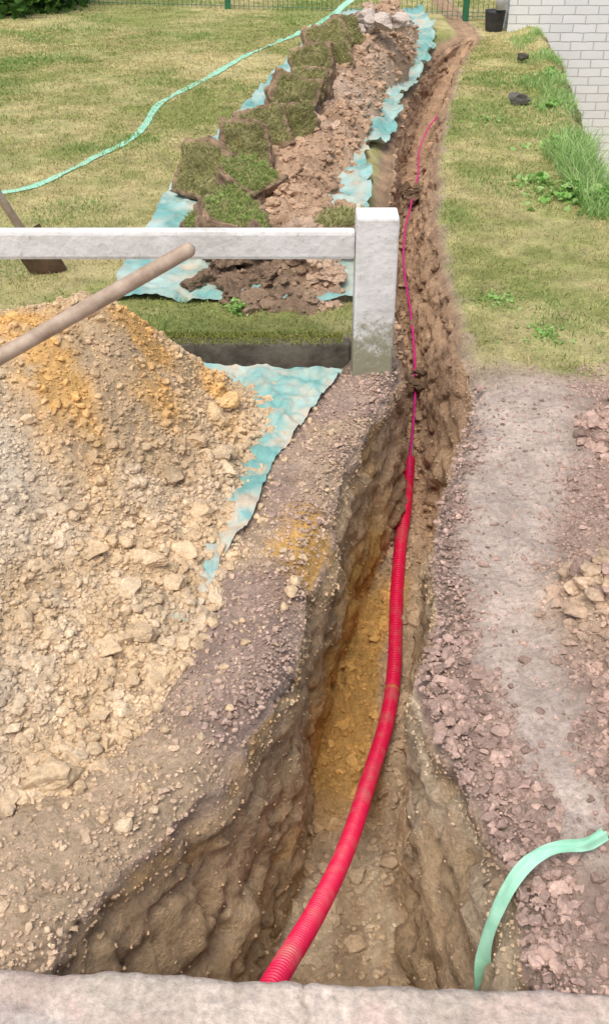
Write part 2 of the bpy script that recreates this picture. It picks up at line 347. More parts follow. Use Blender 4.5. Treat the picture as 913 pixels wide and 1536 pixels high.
V,F,Cc=join(parts);mk("gravel",V,F,Cc,M_rock,smooth=False)
parts=[]
def tcr(n,smin,smax,level,c0,c1,y0,y1,pw=2.5):
    ri=rng.integers(np.searchsorted(ys,y0),np.searchsorted(ys,y1),n);ci=rng.integers(c0,c1,n)
    s=smin+(smax-smin)*rng.uniform(size=n)**pw
    P=np.stack([GX[ri,ci],GY[ri,ci]+rng.uniform(-.004,.004,n),GZ[ri,ci]+s*.1],-1)
    parts.append(rocks(P,s,C[ri,ci]*rng.uniform(.85,1.08,(n,1)),level,cvar=.06,rough=.6))
tcr(2500,.002,.007,1,i0,i1,1.0,4.5);tcr(2000,.002,.007,1,i2,i3,1.0,4.5)
tcr(4500,.003,.015,1,i1-3,i2+3,1.0,5);tcr(520,.01,.035,3,i1-2,i2+2,1.2,9);tcr(300,.008,.025,2,i0,i0+8,3.6,10);tcr(3000,.004,.01,1,i0,i3,4.5,10)
tcr(2000,.003,.009,1,i0-3,i0+6,1.0,3.6);tcr(2000,.003,.009,1,i3-6,i3+3,1.0,3.6)
P=np.array([(.50,3.97,-.33),(.46,3.98,-.33),(.55,3.95,-.34),(.53,4.02,-.3),(.60,4.0,-.25),(.69,6.4,-.22),(.74,6.45,-.2),(.66,6.5,-.2)])
parts.append(rocks(P,np.array([.05,.035,.045,.04,.05,.06,.05,.05]),np.tile(brown*.45,(8,1)),4,rough=1.4))
V,F,Cc=join(parts);mk("trench_crumbs",V,F,Cc,M_rock,smooth=False)
# ------------------------------------------------------------------ spoil heap along the trench
tLy=[4.0,4.3,5.21,5.95,6.8,8.09,9.73,11.6,12.4];tLx=[-.82,-.84,-.79,-.70,-.56,-.37,-.10,.31,.5]
tRy=[3.97,5.56,5.88,6.39,6.62,7.15,8.09,8.84,10.23,11.2];tRx=[.22,.36,.37,.41,.53,.65,.76,.99,1.24,1.3]
def tarpL(y):return np.interp(y,tLy,tLx)+.03*fbm(y*5,2.2,0,3,161)
def tarpR(y):return np.interp(y,tRy,tRx)+.03*fbm(y*7,5.2,0,4,162)
def hlim(y):
    xl=np.interp(y,[3.8,4,5,6,7,8,9,10,11],[-.5,-.52,-.5,-.36,-.18,.03,.22,.45,.8]);xr=np.interp(y,[3.8,4.3,5,5.5,6,6.6,7.15,8.1,8.8,10.2,11],[.2,.26,.30,.29,.32,.42,.54,.67,.87,1.10,1.2])
    return xl+.04*fbm(y*3,1.,0,3,136),xr+.03*fbm(y*3,5.,0,3,137)
def hz(x,y):
    xl,xr=hlim(y)
    H=np.interp(y,[3.72,3.9,4.3,5,6,7,8,9,9.8,10.6,11.1],[0,.09,.17,.17,.20,.26,.36,.47,.44,.3,0])
    t=(x-xl)/(xr-xl);pr=np.clip(4*t*(1-t),-1,1);pr=np.where(pr>0,pr**.7,pr)
    b=H*pr;m=ss(b,-.02,.06)
    return b-.03+m*(.07*fbm(x*4,y*4,0,3,131)+.10*(billow(x*8,y*8,0,4,132)-.25)+.02*fbm(x*28,y*28,0,3,133))
def hcol(x,y):
    n=fbm(x*5,y*5,0,4,141);c=np.broadcast_to(np.array([.52,.355,.235]),x.shape+(3,)).copy()
    c=mix(c,[.39,.26,.17],ss(n,-.1,.4));c=mix(c,[.55,.43,.335],ss(fbm(x*2,y*2,0,3,142),.1,.5)*.6)
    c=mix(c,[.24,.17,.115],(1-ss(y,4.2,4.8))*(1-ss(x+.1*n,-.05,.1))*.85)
    return c
HXs,HYs=np.meshgrid(np.arange(-.8,1.5,.012),np.arange(3.65,11.3,.015));HZ=hz(HXs,HYs)
keep=(HZ>-.02)&(HXs<Lf(HYs)-.005)
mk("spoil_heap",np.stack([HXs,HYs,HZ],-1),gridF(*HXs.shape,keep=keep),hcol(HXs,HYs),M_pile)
parts=[]
for nn,a,b,lv in ((14000,.006,.02,1),(2000,.02,.04,3),(110,.04,.07,4)):
    x,y_=scat(nn,-.6,1.3,3.8,10.9);z=hz(x,y_);k=(z>(.015 if a<.02 else .05))&(x<Lf(y_)-.03);x=x[k];y_=y_[k];z=z[k];s=a+(b-a)*rng.uniform(size=len(x))**2
    parts.append(rocks(np.stack([x,y_,np.maximum(z,.02)+s*.05],-1),s,hcol(x,y_)*rng.uniform(.9,1.08,(len(x),1)),lv,rough=1.0,cuts=5,cmin=.45,cvar=.06))
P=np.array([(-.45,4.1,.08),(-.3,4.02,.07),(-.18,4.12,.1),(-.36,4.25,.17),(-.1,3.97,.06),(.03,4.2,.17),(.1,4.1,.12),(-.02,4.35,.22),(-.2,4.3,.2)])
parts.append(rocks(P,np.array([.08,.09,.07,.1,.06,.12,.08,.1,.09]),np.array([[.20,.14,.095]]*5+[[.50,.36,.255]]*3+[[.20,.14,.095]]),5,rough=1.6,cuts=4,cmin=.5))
P=np.array([(.40,8.5,.42),(.52,8.55,.45),(.64,8.5,.47),(.5,8.7,.48),(.76,8.6,.5),(.3,8.6,.36)])
parts.append(rocks(P,np.array([.12,.11,.11,.1,.1,.1]),np.array([[.54,.46,.40]]*6),4,rough=.9,flat=.8))
V,F,Cc=join(parts);mk("spoil_clods",V,F,Cc,M_rock,smooth=False)
# ------------------------------------------------------------------ turf sods: slabs leaning on one another
sods=[(-.52,5.42,.17,.30,.17,.28),(-.29,5.28,.17,.26,.26,.13),(-.37,5.02,.10,.24,.22,.10),(-.33,5.80,.22,.26,.12,.25),(-.24,6.08,.25,.26,.11,.27),(-.07,6.30,.24,.24,.12,.22),(-.08,6.68,.30,.28,.11,.26),(.04,6.98,.30,.25,.12,.22),(.06,7.40,.35,.28,.12,.26),(.19,7.72,.33,.24,.12,.20),(.17,8.1,.39,.29,.12,.25),(.30,8.42,.40,.26,.12,.22),(-.32,4.5,.19,.3,.24,.12),(.18,4.45,.19,.22,.18,.11),(-.45,4.72,.08,.26,.2,.12)]
bm=bmesh.new();bmesh.ops.create_cube(bm,size=1);bmesh.ops.subdivide_edges(bm,edges=bm.edges[:],cuts=26,use_grid_fill=True)
bm.verts.index_update();cv=np.array([v.co[:] for v in bm.verts]);cf=np.array([[a.index for a in f_.verts] for f_ in bm.faces]);bm.free()
parts=[];gp=[];gcx=[]
rs=np.random.default_rng(11)
for k,(x,y_,z,sx,sy,sz) in enumerate(sods):
    v=cv.copy();ln=np.linalg.norm(v,axis=1)[:,None];v=v*(.78+.22*(.5/ln)) 
    w=v*np.array([sx,sy,sz])*1.12
    d=.055*fbm(w[:,0]*8+k*5,w[:,1]*8,w[:,2]*8,4,151)+.055*(billow(w[:,0]*16+k,w[:,1]*16,w[:,2]*16,4,152)-.2)
    w=w+v/ln*d[:,None]
    slab=k not in (1,2,12,13,14)
    a=rs.uniform(-.7,.5);tl=rs.uniform(-.75,-.3) if slab else rs.uniform(.1,.35);tw=rs.uniform(-.4,.4)
    ca,sa=math.cos(a),math.sin(a);ct,st_=math.cos(tl),math.sin(tl);cw,sw=math.cos(tw),math.sin(tw)
    Rx_=np.array([[1,0,0],[0,ct,-st_],[0,st_,ct]]);Rz_=np.array([[ca,-sa,0],[sa,ca,0],[0,0,1]]);Ry_=np.array([[cw,0,sw],[0,1,0],[-sw,0,cw]])
    w2=w@(Rz_@Rx_@Ry_).T+np.array([x,y_,z])
    c0=cv
    if slab: rim=np.maximum(np.abs(c0[:,0]),np.abs(c0[:,2]));dirg=(-c0[:,1]-.30)
    else: rim=np.maximum(np.abs(c0[:,0]),np.abs(c0[:,1]));dirg=(c0[:,2]-.30)
    nn_=fbm(w[:,0]*14+k,w[:,1]*14,w[:,2]*14,3,153)
    grassy=ss(dirg,0,.12)*(1-ss(rim+.10*nn_,.39,.46))
    c=mix(np.broadcast_to(np.array([.34,.235,.155]),w.shape)*(1+.9*fbm(w[:,0]*30,w[:,1]*30,w[:,2]*30,3,154))[:,None],[.36,.34,.15],grassy*.85)
    parts.append((w2,cf,c))
    idx=np.where(grassy>.3)[0];m_=2300;idx=rng.choice(idx,m_);gp.append(w2[idx]+rng.normal(size=(m_,3))*.006)
    gr=k in(1,2,12,14)
    gcx.append(mix(np.tile(np.array([.27,.42,.09]) if gr else np.array([.33,.37,.13]),(m_,1)),[.62,.55,.30],rng.uniform(size=m_)*(.5 if gr else .8)))
V,F,Cc=join(parts);sod=mk("turf_sods",V,F,Cc,M_pile)
gp=np.concatenate(gp);gcx=np.concatenate(gcx)
V,F,Cc=blades(gp,rng.uniform(.010,.035,len(gp)),rng.uniform(.003,.006,len(gp)),gcx,lean=2.2);mk("sod_grass",V,F,Cc,M_leaf,False,parent=sod)
# ------------------------------------------------------------------ lawn grass
def vis(x,y):return (x>-.36*y*1.0-.6)&(x<.36*y+.6)
X=[];Yy=[]
for n,y0,y1 in ((200000,3.25,6.5),(210000,6.5,11),(80000,11,15.5)):
    x,y_=scat(n,-5.5,4.5,y0,y1);k=vis(x,y_);x=x[k];y_=y_[k]
    inT=(y_>4.0)&(y_<12.3)&(x>tarpL(y_)+.01)&(x<Rf(y_)+.03)
    lf=x<Lf(y_)
    ok=np.where(lf,(y_>3.62)&(rng.uniform(size=len(x))<ss(Lf(y_)-x,.03,.15)),(rng.uniform(size=len(x))<lawnR(x,y_)*ss(x-Rf(y_),.0,.12))&(x<Ebank(y_)-.03+.2*fbm(x*4,y_*4,0,3,173)))
    ok&=~inT&~((y_>10.95)&(np.abs(x-1.2)<.3)&(y_<11.2))
    bare=ss(fbm(x*2.3,y_*2.3,0,4,171),.0,.4);ok&=rng.uniform(size=len(x))>bare*.7
    X.append(x[ok]);Yy.append(y_[ok])
x=np.concatenate(X);y_=np.concatenate(Yy)
cc=lawncol(x,y_,rng.uniform(-.45,.45,len(x)))*rng.uniform(.75,1.35,(len(x),1))
green=ss(fbm(x*1.7,y_*1.7,0,3,172),-.05,.4)*(rng.uniform(size=len(x))<.65);cc=mix(cc,[.24,.41,.11],green*.75)
H=rng.uniform(.008,.028,len(x))*(1+.9*green);W=rng.uniform(.0035,.007,len(x))*np.clip(y_/6,.8,1.6)
V,F,Cc=blades(np.stack([x,y_,gz(x,y_)-.002],-1),H,W,cc,lean=1.3);mk("lawn_grass",V,F,Cc,M_leaf,False)
n=16000;y_=rng.uniform(5.0,11.0,n);x=Ebank(y_)+rng.normal(size=n)*.17-.05
x=np.where(y_<5.75,rng.uniform(1.45,2.6,n),x);den=np.clip(.0+2.6*fbm(x*3,y_*3,0,3,181),.0,1);k=rng.uniform(size=n)<den;x=x[k];y_=y_[k]
x2=rng.uniform(1.52,3.2,9000);y2=rng.uniform(5.2,6.5,9000);x=np.r_[x,x2];y_=np.r_[y_,y2]
cc=mix(np.tile(np.array([.24,.48,.11]),(len(x),1)),[.55,.68,.32],rng.uniform(size=len(x)))
hgt=rng.uniform(.03,.10,len(x));hgt[-9000:]=rng.uniform(.06,.24,9000)
V,F,Cc=blades(np.stack([x,y_,gz(x,y_)],-1),hgt,rng.uniform(.004,.008,len(x)),cc,lean=.8);mk("long_grass",V,F,Cc,M_leaf,False)
def leaves(P,S,C,up=.6):
    n=len(P);R=rotm(n);nrm=R[:,:,2];nrm[:,2]=np.abs(nrm[:,2])+up;nrm/=np.linalg.norm(nrm,axis=1)[:,None]
    t=np.cross(nrm,R[:,:,0]);t/=np.linalg.norm(t,axis=1)[:,None];b=np.cross(nrm,t)
    pr=np.array([(0,-.5),(.32,-.25),(.38,.1),(0,.6),(-.38,.1),(-.32,-.25)])
    V=P[:,None]+(t[:,None]*pr[None,:,:1]+b[:,None]*pr[None,:,1:]-nrm[:,None]*(np.abs(pr[None,:,:1])*.5))*S[:,None,None]
    F=np.arange(n*6).reshape(n,6);return V.reshape(-1,3),F,np.repeat(C,6,axis=0)
def weed(name,cx,cy,r,h,n,s):
    a=rng.uniform(0,6.28,n);rr=r*np.abs(rng.normal(size=n))*.6;x=cx+rr*np.cos(a)*1.2;y=cy+rr*np.sin(a)
    z=gz(x,y)+h*rng.uniform(.05,1,n)/(1+(rr/r)**2*2)
    c=mix(np.tile(np.array([.20,.44,.08]),(n,1)),[.48,.66,.26],rng.uniform(size=n))
    V,F,Cc=leaves(np.stack([x,y,z],-1),s*rng.uniform(.5,1.3,n),c);mk(name,V,F,Cc,M_leaf,False)
for a in ((1.5,5.6,.16,.10,170,.045),(1.66,5.45,.18,.12,220,.05),(1.38,5.85,.12,.07,90,.038),(1.62,6.6,.15,.08,110,.035),(1.9,5.3,.2,.14,200,.05),(1.8,7.7,.15,.08,90,.035),(2.05,8.8,.2,.08,90,.035),(-.28,3.86,.06,.06,60,.024),(1.3,7.4,.14,.04,60,.025),(1.0,3.75,.15,.02,120,.018),(.85,4.1,.15,.02,100,.018)): weed("weed_plant",*a)
# ------------------------------------------------------------------ tarpaulins
M_tarp=dirt("tarp_teal",.12,.5,1.0,.003,.35,.35)
def tarpcol(x,y,dust):
    n=fbm(x*5,y*5,0,4,301);n2=fbm(x*22,y*22,0,3,302)
    c=mix(np.broadcast_to(np.array([.19,.42,.39]),x.shape+(3,)),[.37,.60,.57],ss(n,-.3,.4))
    return mix(c,[.62,.51,.38],np.clip(dust*(.6+1.5*n+1.2*n2),0,.9))
M_tape=noisy("mint_tape",(.28,.65,.44),(.46,.80,.60),12,.45,.1,.002)
def wr(x,y,k=1):
    a=.5*fbm(x*3,y*3,0,2,197)
    return .022*k*(1-np.abs(vn(x*3+y*1.2+a,y*4-x*2,0,191)))**3+.018*k*(1-np.abs(vn(x*9-y*5+a*3,y*6+x*7,0,192)))**2+.007*vn(x*30,y*30,0,193)
yy=np.arange(3.95,12.3,.014);s=np.linspace(0,1,130)
l=tarpL(yy);rr=np.maximum(tarpR(yy),l+.1);rr=np.minimum(rr,np.where(yy<10.9,Lf(yy)+.01,9))
TX=l[:,None]+(rr-l)[:,None]*s[None];TY=yy[:,None]+(.10*fbm(TX*4,0.5,0,4,190)+.0)*(1-ss(yy,3.95,4.4))[:,None]
dR=(1-s)[None]*(rr-l)[:,None];edgeR=np.exp(-dR/.05)
TZ=np.maximum(gz(TX,TY),-.02)+.004+wr(TX,TY)*.9+edgeR*.045*(1+vn(TY*6,3.,0,195))
TX=TX+.03*vn(TY*14,TX*8,0,194)*edgeR
xl,xr=hlim(TY)
dust=.25+.6*np.exp(-np.abs(TX-xl)/.06)+.5*np.exp(-np.abs(TX-xr)/.03)
mk("tarpaulin",np.stack([TX,TY,TZ],-1),gridF(*TX.shape),tarpcol(TX,TY,dust),M_tarp)
t=np.linspace(0,1,170)
ry=np.interp(t,[0,.22,.45,.62,.8,1],[3.38,3.05,2.73,2.42,2.15,1.94]);rx=np.interp(t,[0,.1,.22,.45,.62,.8,1],[.15,.08,.02,-.1,-.163,-.24,-.30])+.02*fbm(t*12,1.,0,4,196)
ly=np.interp(t,[0,1],[3.46,1.98]);lx=np.interp(t,[0,.5,1],[-.42,-.5,-.45])
s=np.linspace(0,1,90);TX=lx[:,None]+(rx-lx)[:,None]*s;TY=ly[:,None]+(ry-ly)[:,None]*s
TZ=np.maximum(gz(TX,TY),-.01)+.006+wr(TX,TY,.7)+.015*np.exp(-t[:,None]/.03)
dust=.5+.6*ss(t,.15,.5)[:,None]+.0*TX
mk("tarpaulin",np.stack([TX,TY,TZ],-1),gridF(*TX.shape),tarpcol(TX,TY,dust),M_tarp)
# ------------------------------------------------------------------ ribbons & tubes
def catmull(P,n):
    P=np.array(P,float);P=np.vstack([2*P[0]-P[1],P,2*P[-1]-P[-2]]);out=[]
    for i in range(1,len(P)-2):
        t=np.linspace(0,1,n,endpoint=False)[:,None];a,b,c,d=P[i-1],P[i],P[i+1],P[i+2]
        out.append(.5*(2*b+(c-a)*t+(2*a-5*b+4*c-d)*t*t+(3*b-a-3*c+d)*t**3))
    out.append(P[-2][None]);Q=np.vstack(out)
    s=np.r_[0,np.cumsum(np.linalg.norm(np.diff(Q,axis=0),axis=1))];return Q,s
def resamp(P,ds):
    Q,s=catmull(P,60);k=np.arange(0,s[-1],ds);return np.stack([np.interp(k,s,Q[:,j]) for j in range(3)],-1),k
def frames(Q):
    T=np.gradient(Q,axis=0)
    if len(Q)>60:
        for _ in range(6): T[1:-1]=(T[:-2]+T[1:-1]+T[2:])/3
    T/=np.linalg.norm(T,axis=1)[:,None];Sd=np.cross(T,[0,0,1.]);Sd/=np.linalg.norm(Sd,axis=1)[:,None];return T,Sd,np.cross(Sd,T)
def tube(name,P,ds,rad,mat,n=24,parent=None,cap=False):
    Q,k=resamp(P,ds);T,S,Uu=frames(Q);R=rad(k,k[-1]) if callable(rad) else np.full(len(k),rad)
    if cap: Q=np.vstack([Q[:1],Q,Q[-1:]]);S=np.vstack([S[:1],S,S[-1:]]);Uu=np.vstack([Uu[:1],Uu,Uu[-1:]]);R=np.r_[0.0005,R,0.0005]
    a=np.linspace(0,2*np.pi,n+1)
    V=Q[:,None]+(S[:,None]*np.cos(a)[None,:,None]+Uu[:,None]*np.sin(a)[None,:,None])*R[:,None,None]
    return mk(name,V,gridF(len(Q),n+1),None,mat,parent=parent)
def ribbon(name,P,w,mat,seed,tw=.5,zb=True,wave=.012):
    Q,k=resamp(P,.01);T,S,Uu=frames(Q);an=tw*1.6*fbm(k*2.2,seed,0,3,seed);ww=w*(.75+.35*vn(k*3,seed*1.7,0,seed))
    s=np.linspace(-.5,.5,9)
    D=S*np.cos(an)[:,None]+Uu*np.sin(an)[:,None]
    V=Q[:,None]+D[:,None]*s[None,:,None]*ww[:,None,None]
    V[...,2]+=wave*vn(k[:,None]*9,s[None]*3,0,seed+1)+wave*.5*vn(k[:,None]*30,s[None]*4,0,seed+2)
    if zb: V[...,2]=np.maximum(V[...,2],gz(V[...,0],V[...,1])+.006)
    return mk(name,V,gridF(len(Q),9),None,mat)
ribbon("barrier_tape",[(-2.4,5.2,.03),(-1.70,5.50,.03),(-1.455,5.75,.03),(-1.27,6.26,.03),(-1.10,6.80,.04),(-1.065,7.65,.04),(-.84,8.45,.04),(-.52,9.57,.05),(-.04,10.8,.06),(.32,11.9,.08),(.6,12.1,.25),(.9,12.0,.25)],.075,M_tape,201,.9)
ribbon("barrier_tape",[(.605,1.262,.045),(.58,1.25,.035),(.55,1.232,.045),(.48,1.215,.055),(.42,1.18,.035),(.375,1.145,-.06),(.36,1.12,-.16),(.37,1.1,-.30),(.36,1.06,-.44)],.048,M_tape,211,.8,False,.008)
M_red,nt,b=newmat("red_conduit");b.inputs['Roughness'].default_value=.42
N=nt.nodes;tc=N.new('ShaderNodeTexCoord');nn=N.new('ShaderNodeTexNoise');nn.inputs['Scale'].default_value=14;nn.inputs['Detail'].default_value=8;nt.links.new(tc.outputs['Object'],nn.inputs['Vector'])
rp=N.new('ShaderNodeValToRGB');rp.color_ramp.elements[0].position=.48;rp.color_ramp.elements[0].color=(.82,.012,.09,1);rp.color_ramp.elements[1].position=.78;rp.color_ramp.elements[1].color=(.62,.18,.16,1)
nt.links.new(nn.outputs['Fac'],rp.inputs[0]);nt.links.new(rp.outputs[0],b.inputs['Base Color'])
pipe=[(-.13,.88,-.1),(-.063,1.10,-.22),(.03,1.396,-.42),(.116,1.694,-.58),(.198,2.025,-.7),(.278,2.331,-.755),(.322,2.59,-.755),(.352,2.913,-.715),(.385,3.175,-.655),(.419,3.373,-.595),(.449,3.61,-.51)]
cr=bpy.data.objects.new("corrugated_conduit",None);scene.collection.objects.link(cr)
tube("conduit_tube",pipe,.00125,lambda k,L:.0225+.0036*np.clip(np.sin(k*2*np.pi/.0115)*1.6,-1,1),M_red,28,cr)
M_or=noisy("tape_mark",(.6,.13,.05),(.75,.3,.1),30)
Q,_=resamp(pipe,.002);j=np.argmin(np.abs(Q[:,1]-2.47));tube("joint_band",Q[[j-3,j,j+3]],.002,.0268,M_or,28,cr)
M_cab=noisy("magenta_cable",(.62,.02,.20),(.72,.03,.28),20,.4,.0)
tube("pull_cord",[(.445,3.5,-.53),(.448,3.58,-.5),(.477,3.778,-.44),(.498,3.958,-.37),(.518,4.26,-.32),(.536,4.658,-.295),(.547,5.223,-.265),(.596,5.764,-.255),(.68,6.27,-.235),(.773,6.825,-.205),(.825,7.33,-.20),(.942,7.87,-.165),(1.077,8.21,-.12),(1.12,8.3,-.08)],.02,.0058,M_cab,8)
# ------------------------------------------------------------------ boxes
def box(bm_,x0,x1,y0,y1,z0,z1,bev=0,seg=2):
    r=bmesh.ops.create_cube(bm_,size=1);vs=r['verts']
    for v in vs: v.co=Vector(((x0+x1)/2+v.co.x*(x1-x0),(y0+y1)/2+v.co.y*(y1-y0),(z0+z1)/2+v.co.z*(z1-z0)))
    if bev>0:
        es=list({e for v in vs for e in v.link_edges});bmesh.ops.bevel(bm_,geom=es,offset=bev,segments=seg,profile=.6,affect='EDGES')
def fin(bm_,name,mat,parent=None):
    me=bpy.data.meshes.new(name);bm_.to_mesh(me);bm_.free();ob=bpy.data.objects.new(name,me);scene.collection.objects.link(ob);me.materials.append(mat)
    if parent:ob.parent=parent
    return ob
def paintmat():
    m=noisy("white_painted_concrete",(.60,.60,.57),(.80,.80,.78),5,.75,.7,.007,lo=.3,hi=.55);nt=m.node_tree;N=nt.nodes;b=N["Principled BSDF"]
    base=b.inputs['Base Color'].links[0].from_socket
    tc=N.new('ShaderNodeTexCoord');sp=N.new('ShaderNodeSeparateXYZ');nt.links.new(tc.outputs['Object'],sp.inputs[0])
    mr=N.new('ShaderNodeMapRange');mr.inputs[1].default_value=.28;mr.inputs[2].default_value=-.05;mr.inputs[3].default_value=.15;mr.inputs[4].default_value=.50
    nt.links.new(sp.outputs['Z'],mr.inputs[0])
    n=N.new('ShaderNodeTexNoise');n.inputs['Scale'].default_value=30;n.inputs['Detail'].default_value=10;n.inputs['Roughness'].default_value=.85;nt.links.new(tc.outputs['Object'],n.inputs['Vector'])
    ad=N.new('ShaderNodeMath');ad.operation='ADD';nt.links.new(n.outputs['Fac'],ad.inputs[0]);nt.links.new(mr.outputs[0],ad.inputs[1])
    r2=N.new('ShaderNodeMapRange');r2.inputs[1].default_value=.70;r2.inputs[2].default_value=.84;nt.links.new(ad.outputs[0],r2.inputs[0])
    mx=N.new('ShaderNodeMix');mx.data_type='RGBA';nt.links.new(r2.outputs[0],mx.inputs[0]);nt.links.new(base,mx.inputs[6]);mx.inputs[7].default_value=(.32,.31,.21,1)
    nt.links.new(mx.outputs[2],b.inputs['Base Color']);return m
M_paint=paintmat()
fe=bpy.data.objects.new("white_concrete_fence",None);scene.collection.objects.link(fe)
b_=bmesh.new();box(b_,.182,.332,3.39,3.52,-.15,.6,.009);fin(b_,"post",M_paint,fe)
b_=bmesh.new();box(b_,-2.9,.181,3.43,3.485,.435,.54,.014);fin(b_,"rail",M_paint,fe)
b_=bmesh.new();box(b_,-3.05,-2.9,3.39,3.52,-.15,.6,.009);fin(b_,"far_post",M_paint,fe)
M_conc=noisy("old_concrete",(.07,.065,.05),(.20,.18,.14),9,.9,.5,.006)
b_=bmesh.new();box(b_,-2.9,.178,3.535,3.60,-.15,.058,.008);fin(b_,"concrete_kerb",M_conc)
n=12000;x=rng.uniform(-2.0,.15,n);y_=3.60+rng.uniform(-.065,.05,n)
V,F,Cc=blades(np.stack([x,y_,np.full(n,.052)],-1),rng.uniform(.006,.026,n),np.full(n,.005),mix(np.tile(np.array([.22,.27,.05]),(n,1)),[.45,.45,.13],rng.uniform(size=n)),1.3);mk("kerb_moss",V,F,Cc,M_leaf,False)
sx=np.linspace(-2.2,2.2,900);pr=[(0.0,-1.2),(0.0,-.02),(-.004,.008),(-.012,.022),(-.022,.03)]+[(-.03-.009*i,.032) for i in range(75)]
ey=.973-.046*sx
SX=np.repeat(sx[:,None],len(pr),1);off=np.array([a for a,_ in pr]);zz=np.array([b for _,b in pr])
SY=ey[:,None]+off[None]+.012*fbm(SX*9,2.,0,4,221)*(off>-.05)[None];SZ=zz[None]+(.006*fbm(SX*14,SY*14,0,4,222)+.005*fbm(SX*60,SY*60,0,2,225))*(zz>-1)[None]
nzc=fbm(SX*7,SY*7,0,4,223);cc=mix(np.broadcast_to(np.array([.58,.50,.42]),SX.shape+(3,)),[.72,.61,.52],ss(nzc,-.3,.4));cc=mix(cc,[.50,.48,.45],ss(fbm(SX*4,SY*8,0,4,226),.1,.4)*.6);cc=mix(cc,[.60,.44,.38],ss(fbm(SX*9,SY*9,0,4,227),.1,.4)*.5)
jo=np.exp(-(((SX+.01+.02*vn(SY*30,1.,0,3))/.004)**2))+np.exp(-(((SX-.95)/.004)**2))+np.exp(-(((SX+.95)/.004)**2));SZ=SZ-.006*jo;cc=mix(cc,[.35,.29,.26],jo*.6)
mk("stone_coping",np.stack([SX,SY,SZ],-1),gridF(*SX.shape),cc,dirt("coping_stone",.7,sc=.9,dist=.01,amp=1.0))
# ------------------------------------------------------------------ tools
M_wood=noisy("worn_wood",(.34,.25,.18),(.54,.43,.33),18,.6,.25,.002)
M_rust=noisy("rusty_steel",(.08,.05,.035),(.17,.11,.07),14,.7,.3,.003)
sh=bpy.data.objects.new("shovel",None);scene.collection.objects.link(sh)
E=np.array([-.28,2.44,.836]);Dd=np.array([-.46,-.25,-.186]);B=E+Dd*2.25
tube("handle",[E,E+Dd*.7,E+Dd*1.5,B],.005,lambda k,L:.0195*np.sqrt(np.clip(1-(1-np.clip(k/.018,0,1))**2,.05,1))*(1+.03*np.sin(k*7)),M_wood,20,sh,True)
def blade(name,base,dr,side,wid,ln,parent,pointed):
    dr=dr/np.linalg.norm(dr);side=side-dr*np.dot(side,dr);side/=np.linalg.norm(side);nr=np.cross(dr,side)
    a=np.linspace(0,1,14);bq=np.linspace(-1,1,11);V=[]
    for layer in (0,1):
        for i in a:
            wv=wid/2*((1-.55*max(0,(i-.6)/.4)**2) if pointed else (1-.06*i))
            for j in bq: V.append(base+dr*i*ln+side*j*wv+nr*(.02*(1-j*j)*(1-.6*i)+(.003 if layer else 0)))
    F=gridF(14,11);F=np.vstack([F,F[:,::-1]+154]);return mk(name,V,F,None,M_rust,parent=parent)
blade("blade",B,Dd,np.array([.3,-.8,.1]),.22,.27,sh,True)
sp=bpy.data.objects.new("spade",None);scene.collection.objects.link(sp)
T0=np.array([-1.15,4.30,.045]);T1=np.array([-1.235,4.245,.27]);dr=T0-T1
blade("blade",T1,dr,np.array([1,.12,0.]),.17,.25,sp,False)
top=T1-(dr/np.linalg.norm(dr))*.75
tube("handle",[T1+dr*.15,T1-dr*.3,(T1+top)/2,top],.02,.019,M_wood,16,sp,True)
tube("grip",[top+np.array([-.06,0,0]),top+np.array([-.02,0,.0]),top+np.array([.02,0,.0]),top+np.array([.06,0,0])],.01,.016,M_wood,12,sp,True)
# ------------------------------------------------------------------ wire fence, wall, hedge, etc.
M_green=noisy("green_coating",(.02,.13,.065),(.04,.20,.10),10,.4,.0)
wf=bpy.data.objects.new("wire_fence",None);scene.collection.objects.link(wf)
def fp(x):return np.interp(x,[-9,1.77],[14.1,12.0])
b_=bmesh.new()
for x in (-6.2,-3.55,-.87,1.77): 
    yv=fp(x);box(b_,x-.03,x+.03,yv-.03,yv+.03,-.1,1.25,.006)
fin(b_,"posts",M_green,wf)
V=[];F=[]
def bar(a,b,r):
    a=np.array(a);b=np.array(b);d=b-a;d=d/np.linalg.norm(d);u_=np.cross(d,[.3,.9,.2]);u_/=np.linalg.norm(u_);w_=np.cross(d,u_);o=len(V)
    for p_ in (a,b):
        for k in range(4): V.append(p_+r*(u_*math.cos(k*math.pi/2)+w_*math.sin(k*math.pi/2)))
    for k in range(4): F.append((o+k,o+(k+1)%4,o+4+(k+1)%4,o+4+k))
for x in np.arange(-8,2.1,.055): bar((x,fp(x),.02),(x,fp(x),1.2),.003)
for z in (.04,.08,.24,.44,.64,.84,1.04,1.18): bar((-8,fp(-8)-.006,z),(2.1,fp(2.1)-.006,z),.0035)
mk("mesh_panel",np.array(V),np.array(F),None,M_green,False,wf)
mw,nt,b=newmat("white_brick");N=nt.nodes;Lk=nt.links
tc=N.new('ShaderNodeTexCoord');sp_=N.new('ShaderNodeSeparateXYZ');cb=N.new('ShaderNodeCombineXYZ');Lk.new(tc.outputs['Object'],sp_.inputs[0])
adx=N.new('ShaderNodeMath');Lk.new(sp_.outputs['X'],adx.inputs[0]);Lk.new(sp_.outputs['Y'],adx.inputs[1]);Lk.new(adx.outputs[0],cb.inputs['X']);Lk.new(sp_.outputs['Z'],cb.inputs['Y'])
nw=N.new('ShaderNodeTexNoise');nw.inputs['Scale'].default_value=9;Lk.new(tc.outputs['Object'],nw.inputs['Vector'])
sw_=N.new('ShaderNodeVectorMath');sw_.operation='SCALE';sw_.inputs['Scale'].default_value=.016;Lk.new(nw.outputs['Color'],sw_.inputs[0])
